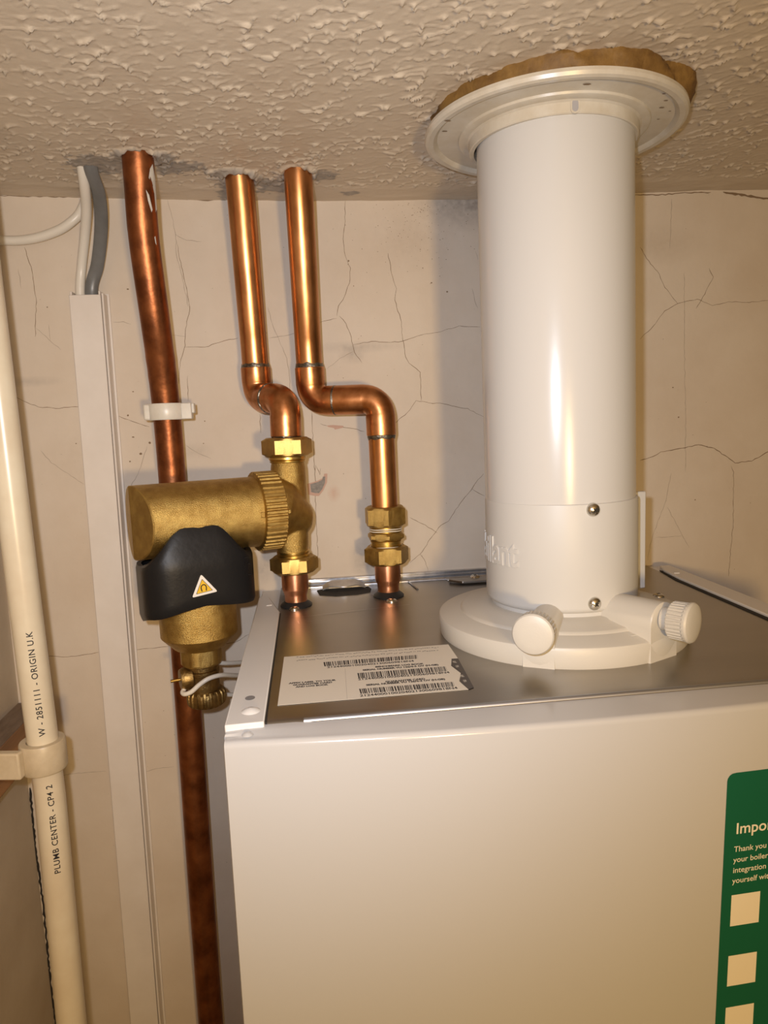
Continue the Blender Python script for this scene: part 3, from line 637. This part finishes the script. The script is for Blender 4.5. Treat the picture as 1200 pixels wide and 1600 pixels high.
# drain valve below the canister
mb = MB(); mb.lathe(ap(0, 0, -205), (0, 0, 1), [(0, 11.6), (6, 12.4), (9, 12.4), (14, 12.0), (17, 12.8), (18, 12.9), (19.5, 12.9), (20, 11.6), (21.5, 11.6), (21.8, 12.5), (23.5, 12.5), (24, 11), (26, 11)], 48)
mb.lathe(ap(0, 0, -190) + Vector((-8, -5, 0)), (-.93, -.36, 0), [(0, 8.6), (6, 8.6), (8.4, 7.4), (8.6, 5.2)], 32)
dv = mb.build('drain_valve', BRD, t, smooth=40)
mb = MB(); p0 = ap(0, 0, -190) + Vector((-8, -5, 0)) + Vector((-.93, -.36, 0)) * 8; mb.tube([p0, p0 + Vector((-.93, -.36, 0)) * 7.5], 1.2, 12); mb.build('valve_spindle', BRM, dv)
mb = MB(); mb.lathe(ap(0, 0, -214) + Vector((1.6, 0, 0)), (0, 0, 1), [(0, 9), (0, 12.6), (1.4, 14.4), (3, 15), (9, 15.2), (11, 14.4), (12.4, 12.6), (12.4, 6)], 160, lambda tt, h, r: r - (.95 if ((tt * 20 / (2 * math.pi)) % 1) < .45 and r > 12.7 else 0)); mb.build('drain_cap', BRD, t, smooth=30)
for i, (lab, pts) in enumerate((('thin white cable looped across the front of the brass drain valve', [(-102.5, -110, -196.5), (-103.6, -114, -198.2), (-101.0, -117.5, -198.3), (-96, -119, -196.2), (-90, -118.5, -191.5), (-84, -117, -188.2), (-78, -112, -188.0), (-73, -104, -190.5), (-66, -86, -198), (-58, -62, -206), (-50, -30, -212)]),
        ('thin white cable coming from behind the brass drain valve', [(-86, -84.8, -181), (-82.0, -85.0, -184.5), (-79, -84, -187), (-74, -78, -190), (-66, -64, -195), (-56, -45, -201), (-48, -28, -205)]),
        ('thin white cable passing below the brass drain cap', [(-92, -82, -211), (-86, -80, -213), (-79, -77, -216), (-72, -70, -220), (-62, -55, -224), (-50, -30, -226)]))):
    mb = MB(); mb.tube(smooth_path(pts, 8), 1.75, 14); tag(mb.build('thin_cable', CAB), lab, 'cable', 'thin cables at the drain valve')

# ---------------------------------------------------------------- flue: pipe, adapter, ceiling rosette, foam
FX, FY = 168.2, -180.0
t = thing('flue_pipe', 'thick white flue pipe rising from the boiler to the ceiling', 'flue pipe', (FX, FY, -130))
mb = MB(); mb.tube([(FX + .4, FY, -70), (FX, FY, -57), (FX - 1.6, FY, 160), (FX - 1.9, FY, 215)], [49.4, 49.4, 48.9, 48.8], 128); mb.build('outer_pipe', PLW, t)
mb = MB(); mb.lathe((FX + .6, FY, -131), (0, 0, 1), [(0, 47.2), (6.6, 47.6), (7.2, 48.6), (8.6, 50.1), (10.5, 50.6), (74.2, 50.3), (75.2, 50.1), (75.6, 49.5)], 128); slv = mb.build('lower_sleeve', PLS, t)
mb = MB(); SR = 50.45; PH = math.radians(-51)
vs, fs = text2d('Vaillant', 24.5, bold=.3, extrude=.6, bev=.28, res=4, space=.92); vs = [(v[0] * .82, v[1], v[2]) for v in vs]; vs, fs = slice_text(vs, fs, 0, 1.6); W = max(v[0] for v in vs)
def wrap(a, b, c):
    ph = PH - (W - a) / SR; return (FX + .6 + (SR + c) * math.sin(ph), FY - (SR + c) * math.cos(ph), -96.0 + b)
mb.add([wrap(*v) for v in vs], fs); mb.build('raised_lettering', PLS, slv, smooth=40)
def dome(mb, c, ax, r, h=None, slot=True):
    h = h or r * .62; n = 8
    mb.lathe(c, ax, [(-.6, r)] + [(h * math.sin(k / n * math.pi / 2), max(.02, r * math.cos(k / n * math.pi / 2))) for k in range(n + 1)], 32)
    if slot:
        ax = Vector(ax).normalized(); a = ax.orthogonal().normalized(); b = ax.cross(a); cur = mb.cur; mb.cur = 1
        for u in (a, b): mb.obox(Vector(c) + ax * (h * .93), u * (r * .34), ax.cross(u) * (r * .09), ax * (h * .09))
        mb.cur = cur
for x, z in ((170.6, -59.0), (171.4, -117.8)):
    d = Vector((x - FX, -50, 0)).normalized(); mb = MB(); dome(mb, Vector((FX + .6, FY, z)) + d * 50.4, d, 4.3, 3.4); mb.build('screw', [SCR, DRK], t, smooth=40)
mb = MB(); mb.obox((227.3, -170.5, -91.2), (7.0, 1.2, 0), (-.5, 1.9, 0), (0, 0, 34.8)); strap = mb.build('seam_strap', PLW, t, bevel=.8)
for z in (-60.5, -118.5):
    mb = MB(); dome(mb, (223.6, -172.2, z), (.3, -.95, 0), 3.7, 2.8); mb.build('strap_screw', [SCR, DRK], strap, smooth=40)

t = thing('flue_adapter', 'round white plastic flue adapter with two test caps on the boiler top', 'flue adapter', (FX, FY, -148))
mb = MB(); mb.lathe((FX, FY, -148), (0, 0, 1), [(0, 70), (0, 82.6), (.8, 83), (11.5, 84.0), (13.0, 83.2), (13.8, 81.4), (16.2, 68.6), (17.6, 67.4), (18.0, 66.2), (19.8, 55), (21.0, 52.2), (21.2, 47)], 128); mb.build('base_ring', PLB, t)
def port(dx, dy, wd, top, turn=0):
    d = Vector((dx, dy, 0)).normalized(); s = Vector((-d.y, d.x, 0)); o = Vector((FX, FY, 0)); mb = MB()
    # block that carries the test point out through the rim, a rounded arch on a straight foot
    prof = [(-wd, -148), (-wd, -127)] + [(-wd * math.cos(k * math.pi / 12), -126 + top * math.sin(k * math.pi / 12)) for k in range(13)] + [(wd, -127), (wd, -148)]
    R = []
    for h, k in ((46, .97), (82.4, 1.0), (83.1, .97)):
        R.append([o + d * h + s * (a * k) + Vector((0, 0, -148 + (z + 148) * k)) for a, z in prof])
    mb.rings(R, True, True, True); mb.build('test_port', PLB, t, smooth=40)
    mb = MB(); c = o + d * 85 + Vector((0, 0, -122.6)); d = Matrix.Rotation(math.radians(-turn), 3, 'Z') @ d
    mb.lathe(c - d * 2, d, [(0, 7), (6, 7)], 24)
    mb.lathe(c + d * 3, d, [(0, 7), (0, 10.4), (.8, 11.2), (9.2, 11.4), (10.2, 11.9), (11.6, 11.9), (12.6, 11.2), (13.2, 9.6), (13.7, 6.5), (13.9, 2), (13.95, .02)], 144, lambda tt, h, r: r - (.55 if ((tt * 30 / (2 * math.pi)) % 1) < .4 and .5 < h < 9.5 and r > 10 else 0))
    mb.build('test_cap', PLB, t, smooth=32)
port(-52.5, -96, 9.6, 9.0); port(45.5, -93, 12.5, 13.0, -12)
mb = MB(); dome(mb, (246.0, -168.5, -133.6), (0, 0, 1), 4.2, 2.2); mb.build('screw', [SCR, DRK], t, smooth=40)
mb = MB()
for u0 in (0,): mb.obox((189.5, -250.5, -133.4), (4.2, .9, 0), (-.2, .9, 0), (0, 0, .8))
mb.build('moulded_mark', PLB, t, bevel=.3)

RX, RY = 166.0, -178.0
t = thing('ceiling_rosette', 'round white plastic flange around the flue pipe at the ceiling', 'flange', (RX, RY, 163))
mb = MB(); mb.lathe((RX, RY, 0), (0, 0, 1), [(192, 49.6), (168.6, 49.6), (168.4, 52.0), (169.0, 52.5), (174.4, 53.0), (175.4, 54.2), (175.6, 58.2), (176.1, 59.2), (177.4, 59.6), (177.7, 61), (178.0, 73.0), (176.8, 74.0), (175.8, 75.6), (175.6, 78.8), (176.4, 80.5), (178.2, 81.2), (180.2, 80.8), (180.6, 79), (180.6, 50)], 128, cap=(False, False)); ros = mb.build('flange_disc', PLR, t, smooth=28)
mb = MB(); d = Vector((-5, -52, 0)).normalized(); c = Vector((RX, RY, 172.2)) + d * 52.7; s = Vector((-d.y, d.x, 0))
ov = [(1.8 * math.cos(a), 2.0 * math.sin(a) + (1.2 if math.sin(a) > 0 else -1.2)) for a in [k * math.pi / 12 for k in range(24)]]
mb.prism([(a * 1.55, b * 1.3) for a, b in ov], lambda a, b, h: c + s * a + Vector((0, 0, b)) + d * h, -1, .55); mb.cur = 1
mb.prism(ov, lambda a, b, h: c + s * a + Vector((0, 0, b)) + d * h, .5, .62); mb.build('locking_slot', [PLR, mat('slot_recess_shade', (.36, .35, .36), .6)], t, smooth=0)  # grey oval on the neck, its colour standing in for recess shade
for a, rr, s in ((-3, 66, 1.6), (48, 70, 1.1), (40, 72, .9), (55, 66, 1.3), (62, 70, .8), (-72, 76, 1.6), (-88, 70, 1.4), (70, 64, .7)):
    mb = MB(); a = math.radians(a); x, y = RX + rr * math.sin(a), RY - rr * math.cos(a); zz = 177.7 + (rr - 61) * .025
    mb.add([(x + s * 1.4 * math.cos(k * 1.05) * (.8 + .4 * rc.random()), y + s * .7 * math.sin(k * 1.05), (zz - .25 if rr < 74 else 175.5)) for k in range(6)], [tuple(range(6))]); mb.build('scuff_mark', CRK, ros, smooth=0)
mb = MB(); R = []
for k, (z, r) in enumerate(((179.5, 60), (179.6, 70), (180.4, 73.5), (184.5, 75), (188.5, 75.4), (191.5, 75.5), (195, 75.2), (196, 60))):
    row = []
    for j in range(160):
        a = 2 * math.pi * j / 160; lump = 1.4 * math.sin(9 * a + k) + 1.2 * math.sin(17 * a + 1.3 * k) + 1.0 * math.sin(31 * a + 2 * k)
        east = 8.5 * math.exp(-((a - math.radians(58)) / .28) ** 2) - 4.0 * math.exp(-((a - math.radians(-45)) / .5) ** 2) - 4.0 * math.exp(-((a - 2 * math.pi - math.radians(-45)) / .5) ** 2) + 1.5 * math.exp(-((a - math.radians(18)) / .25) ** 2)
        rr = r + (lump * .8 + east if r > 65 else 0); row.append((RX + rr * math.sin(a), RY - rr * math.cos(a), z + (lump * .25 if 0 < k < 6 else 0)))
    R.append(row)
mb.rings(R, True, False, False)
tag(mb.build('expanding_foam', FOM, smooth=60), 'brown expanding foam squeezed between the white flange and the ceiling', 'foam')

# ---------------------------------------------------------------- boiler
BX0, BX1, BM = -48.0, 333.0, 142.0
t = thing('boiler', 'white wall boiler with a bare metal top and white front cover', 'boiler', (BM, -160, -870))
def yf(x): return -310.5 - 10.5 * (1 - ((x - BM) / 190.5) ** 2)
mb = MB(); R = []; xs = [BX0 + (BX1 - BX0) * k / 48 for k in range(49)]
def section(x, ins):
    y = yf(x); out = [(x, -296.5, -149.2 - ins), (x, -304, -149.4 - ins), (x, y + 6.5, -150.6 - ins)]
    for k in range(7):
        a = k / 6 * math.pi / 2; out.append((x, y + 3.2 - 3.2 * math.sin(a) + ins * .6, -150.9 - 3.2 + 3.2 * math.cos(a) - ins))
    return out + [(x, y + ins * .6, -300), (x, y + ins * .6, -600), (x, y + ins * .6, -866), (x, y + 4, -870), (x, -296.5, -870)]
R = [section(BX0 + .0, 2.0)] + [section(min(max(x, BX0 + .5), BX1 - .5), .35) if i in (0, 48) else section(x, 0) for i, x in enumerate(xs)] + [section(BX1, 2.0)]
mb.rings(R, True, True, True); cover = mb.build('front_cover', ENA, t, smooth=50)
mb = MB(); mb.box(BX0 + .6, BX1 - .6, -297, -2, -868, -150.2); mb.build('casing_body', ENF, t, bevel=.6)
# bare sheet: slightly dished top panel with a rolled front lip
mb = MB(); n = 40
prof = [(-2.5, -148.2), (-60, -148.0), (-160, -147.9), (-290, -148.0), (-294.0, -148.1), (-296.4, -148.5), (-297.8, -149.6), (-298.2, -151.0)]
R = []
for k in range(n + 1):
    x = -30.5 + (317 + 30.5) * k / n
    f = .0 if x > -12 else (-12 - x) / 18.0
    R.append([(x, y - (1.6 if y < -290 and f == 0 else 0), z) for y, z in prof] + [(x, -297, -152.5), (x, -2.5, -150.1)])
mb.rings(R, True, True, True); top = mb.build('top_panel', GAL, t, smooth=40)
mb = MB(); mb.tube([(x, -297.0, -149.3) for x in (-9, 60, 140, 230, 316)], 1.75, 16); mb.build('rolled_lip', mat('bluish_lip_highlight', (.40, .41, .45), .48, 1), top)  # bluish tint puts the lip's highlight into the metal colour
mb = MB()
for a, b, wd in (((-12, -107.5), (75.5, -92.3), .32), ((-24, -101), (-12, -107.5), .25), ((-14, -118), (-12.8, -126), .3), ((-9, -118), (-3, -122), .3), ((58, -92), (61, -97), .35), ((57.5, -92.5), (58.5, -99), .35)):
    A, B = Vector((*a, -147.55)), Vector((*b, -147.55)); d = (B - A).normalized(); s = Vector((-d.y, d.x, 0)) * wd; mb.add([A + s, A - s, B - s, B + s], [(0, 1, 2, 3)])
mb.build('scribed_line', ZNC, top, smooth=0)
mb = MB(); mb.tube([(86, -12, -147.6), (88, -30, -147.6), (89.5, -44, -147.6)], .9, 8); mb.build('pressed_rib', GAL, top)
mb = MB(); mb.tube([(121, -8, -147.6), (123, -24, -147.6)], .7, 8); mb.build('pressed_rib', GAL, top)
# painted side flanges
mb = MB(); poly = [(-48, -301), (-28.6, -300.2), (-28.4, -92), (-39.5, -40), (-48, -40)]
mb.prism(poly, lambda a, b, h: (a, b, h), -151, -146.4); fl = mb.build('side_flange', ENF, t, bevel=.7)
mb = MB(); mb.prism([(-28.35, -299), (-27.6, -299), (-27.6, -93), (-28.35, -93)], lambda a, b, h: (a, b, h), -147.9, -147.3); mb.build('flange_gap_shade', DRK, fl, smooth=0)  # dark strip laid on the sheet, standing in for the shaded gap
mb = MB()
for x, y, rx, ry in ((-38, -267.5, 2.7, 3.2),):
    mb.prism([(x + rx * math.cos(k * math.pi / 10), y + ry * math.sin(k * math.pi / 10)) for k in range(20)], lambda a, b, h: (a, b, h), -146.42, -146.33)
mb.build('fixing_hole', mat('hole_shade', (.22, .21, .21), .5), fl, smooth=0)
mb = MB(); mb.lathe((-36.2, -285.5, -146.5), (0, 0, 1), [(0, 5.2), (.6, 4.2), (1.5, 2.4), (1.9, .02)], 28); mb.build('pressed_dimple', ENF, fl, smooth=60)
mb = MB(); mb.lathe((-36.5, -305.5, -150.2), (0, 0, 1), [(0, 2.9), (.9, 2.1), (1.5, .9), (1.7, .02)], 24); mb.build('pressed_dimple', ENA, cover, smooth=60)
mb = MB(); mb.obox((-37.8, -70, -146.3), (2.1, .3, 0), (-.1, .9, 0), (0, 0, .3)); mb.build('pressed_tab', ENF, fl, smooth=60)
mb = MB(); poly = [(313.2, -301), (333, -301), (333, -22), (323, -22), (318, -40), (315.2, -72)]
mb.prism(poly, lambda a, b, h: (a, b, h), -151, -145.4); mb.build('side_flange', ENF, t, bevel=.7)
mb = MB(); mb.prism([(309.6, -300), (313.2, -301), (315.2, -72), (319.5, -36), (317.4, -33), (312.0, -70)], lambda a, b, h: (a, b, h), -147.95, -147.2); mb.build('flange_gap_shade', DRK, bpy.data.objects['side_flange.001'], smooth=0)  # dark strip on the sheet; the flange's shaded edge is its colour
mb = MB(); mb.obox((321.5, -56, -145.2), (2.2, -.6, 0), (.1, .5, 0), (0, 0, .35)); mb.build('pressed_dimple', ENF, bpy.data.objects['side_flange.001'], smooth=60)
# rail along the wall, rolled edge, latch bracket and retaining plate
mb = MB(); mb.box(-26, 306, -4.6, -.2, -149, -141.6); mb.box(-26, 306, -6.6, -4.4, -145.0, -144.2); mb.build('wall_rail', ZNC, t, bevel=.5)
mb = MB(); mb.tube([(-24, -11.5, -147.6), (300, -11.5, -147.6)], 1.9, 14); mb.build('rolled_edge', ZNC, t)
mb = MB(); mb.prism([(2, -24), (6, -21), (48, -21), (50, -30), (48, -41), (36, -47), (18, -48), (4, -40)], lambda a, b, h: (a, b, h), -148.1, -147.5); slot = mb.build('latch_opening_shade', DRK, t, smooth=0)  # near-black plate; the opening's shade is put into its colour
mb = MB(); R = []
for k in range(13):
    x = 7 + 38 * k / 12; e = abs(k - 6) / 6; z = -144.0 + 2.4 * (1 if e < .6 else 1 - (e - .6) / .4 * 1.6); R.append([(x, -17, z + .8), (x, -28 - 4 * (1 - e), z - .6 - 1.5 * (1 - e)), (x, -28 - 4 * (1 - e), z - 1.6 - 1.5 * (1 - e)), (x, -17, z - .2)])
mb.rings(R, True, True, True); mb.build('latch_bracket', ZNC, t)
mb = MB(); mb.prism([(121, -22), (186, -22), (186, -38), (131, -38), (121, -27)], lambda a, b, h: (a, b, h), -146.6, -144.6); mb.build('retaining_plate', GAL, t, bevel=.3)
mb = MB(); dome(mb, (145.5, -24.5, -144.6), (0, -.25, 1), 4.4, 2.4); mb.build('screw', [SCR, DRK], t, smooth=40)
for x, y in ((-17.0, -81.5), (62.4, -77.5)):
    mb = MB(); dome(mb, (x, y, -147.6), (0, 0, 1), 4.3, 2.3); mb.lathe((x, y, -148), (0, 0, 1), [(0, 5.4), (.5, 5.4), (.6, 4.2)], 28); mb.build('screw', [SCR, DRK], t, smooth=40)
for x, y in ((-15.6, -69.0), (62.3, -57.5)):
    mb = MB(); mb.lathe((x, y, -148.2), (0, 0, 1), [(0, 13.6), (1.0, 13.8), (2.2, 12.6), (3.2, 11.0), (4.6, 9.6), (5.0, 9.0)], 48, lambda tt, h, r: r * (1 + .05 * math.cos(2 * tt)), cap=(False, False)); mb.build('rubber_grommet', RUB, t)
# serial number label on the sheet
LZ = -147.72
def flat(z): return lambda a, b, h: (a, b, z + h)
mb = MB(); mb.prism(LABEL_OUT, flat(LZ), -.1, 0); sl_ = mb.build('serial_label', LAB, t, smooth=0)
mb = MB(); mb.prism(LABEL_TAB, flat(LZ), .02, .05); mb.build('peel_tab', TAGK, sl_, smooth=0)
mb = MB()
for q in BARS:
    TL, TR, BR, BL = [Vector((*p, LZ + .05)) for p in q]; a = 0.0; rr = random.Random(12)
    while a < 1:
        wd = rr.choice((.006, .006, .011, .016)); b = min(1, a + wd); mb.add([BL.lerp(BR, a), BL.lerp(BR, b), TL.lerp(TR, b), TL.lerp(TR, a)], [(0, 1, 2, 3)]); a = b + rr.choice((.005, .006, .010, .014))
mb.build('barcode', INK, sl_, smooth=0)
mb = MB()
def line(txt, p, q, hgt, bold=.0, z=LZ + .05):
    vs, fs = text2d(txt, 1.0, bold=bold); W = max(v[0] for v in vs); P, Q = Vector(p), Vector(q); d = (Q - P) / W; nn = Vector((-d.y, d.x)).normalized() * hgt
    mb.add([(P.x + d.x * v[0] + nn.x * v[1], P.y + d.y * v[0] + nn.y * v[1], z) for v in vs], fs)
for i, (txt, p, q) in enumerate(LINES): line(txt, p, q, 4.1 if txt[0] == '2' else (3.0 if i > 6 else 3.3), .02 if txt[0] == '2' else .05)
rr = random.Random(5)
for (p, q) in FINE:                         # two lines too fine to read
    P, Q = Vector(p), Vector(q); a = 0.0
    while a < 1:
        b = min(1, a + rr.uniform(.004, .016)); A, B = P.lerp(Q, a), P.lerp(Q, b); s = rr.choice((0, .9))
        mb.add([(A.x, A.y + s, LZ + .05), (B.x, B.y + s, LZ + .05), (B.x, B.y + s + .7, LZ + .05), (A.x, A.y + s + .7, LZ + .05)], [(0, 1, 2, 3)]); a = b + rr.choice((.003, .004, .010))
mb.build('printed_text', INK, sl_, smooth=0)
mb = MB(); A, B = FOLD; mb.add([(A[0] - .12, A[1], LZ + .03), (A[0] + .12, A[1], LZ + .03), (B[0] + .12, B[1], LZ + .03), (B[0] - .12, B[1], LZ + .03)], [(0, 1, 2, 3)]); mb.build('perforation', mat('perforation_line', (.50, .45, .38), .6), sl_, smooth=0)
mb = MB()
for cx, cy in ((82.6, -238), (81.8, -262)):
    for k in range(2): vs, fs = text2d(('PEEL', 'OFF')[k], 3.0, bold=.04); mb.add([(cx - 1.2 + v[0] * .36, cy + 4.0 - 8.0 * k + v[1] * 1.5, LZ + .09) for v in vs], fs)
mb.build('tab_lettering', LAB, sl_, smooth=0)
# green information sticker on the front cover
def sk(x, z, h): xx = x + (z + 187) * .026; return (xx, yf(xx) - .15 - h, z)
def rrect(x0, x1, z0, z1, r, n=6):
    out = []
    for cx, cz, a0 in ((x1 - r, z1 - r, 0), (x0 + r, z1 - r, 1), (x0 + r, z0 + r, 2), (x1 - r, z0 + r, 3)):
        out += [(cx + r * math.cos((a0 + k / n) * math.pi / 2), cz + r * math.sin((a0 + k / n) * math.pi / 2)) for k in range(n + 1)]
    return out
mb = MB(); X0, X1, Z0, Z1 = 205.2, 292, -400, -186.5; nn = 26; R = []
for k in range(nn + 1):
    f = k / nn; x = X0 + (X1 - X0) * (.5 - .5 * math.cos(math.pi * f)); e = min(x - X0, X1 - x); c = 4.2 - math.sqrt(max(0, 4.2 ** 2 - max(0, 4.2 - e) ** 2))
    R.append([sk(x, Z0 + c, .12), sk(x, Z1 - c, .12), sk(x, Z1 - c, 0), sk(x, Z0 + c, 0)])
mb.rings(R, True, True, True); stk = mb.build('information_sticker', GRN, t, smooth=0)
mb2 = MB()
def stick(body, x, z, size, bold): put_text(mb2, body, size, lambda a, b, c: sk(x + a, z + b, .2), bold=bold)
stick('Important', 211.2, -220.2, 8.6, .10); stick('Thank you', 210.8, -230.2, 4.4, .03); stick('your boiler', 210.8, -236.1, 4.4, .03); stick('integration', 210.8, -242.0, 4.4, .03); stick('yourself with', 210.8, -247.9, 4.4, .03)
for z1 in (-254.6, -289.6, -320.0):
    xs2 = [210.8 + 16.6 * k / 8 for k in range(9)]; mb2.add([sk(x, z1, .2) for x in xs2] + [sk(x, z1 - 17.8, .2) for x in xs2], [(k, 9 + k, 10 + k, k + 1) for k in range(8)])
o2 = mb2.build('sticker_print', CRM, stk, smooth=0)
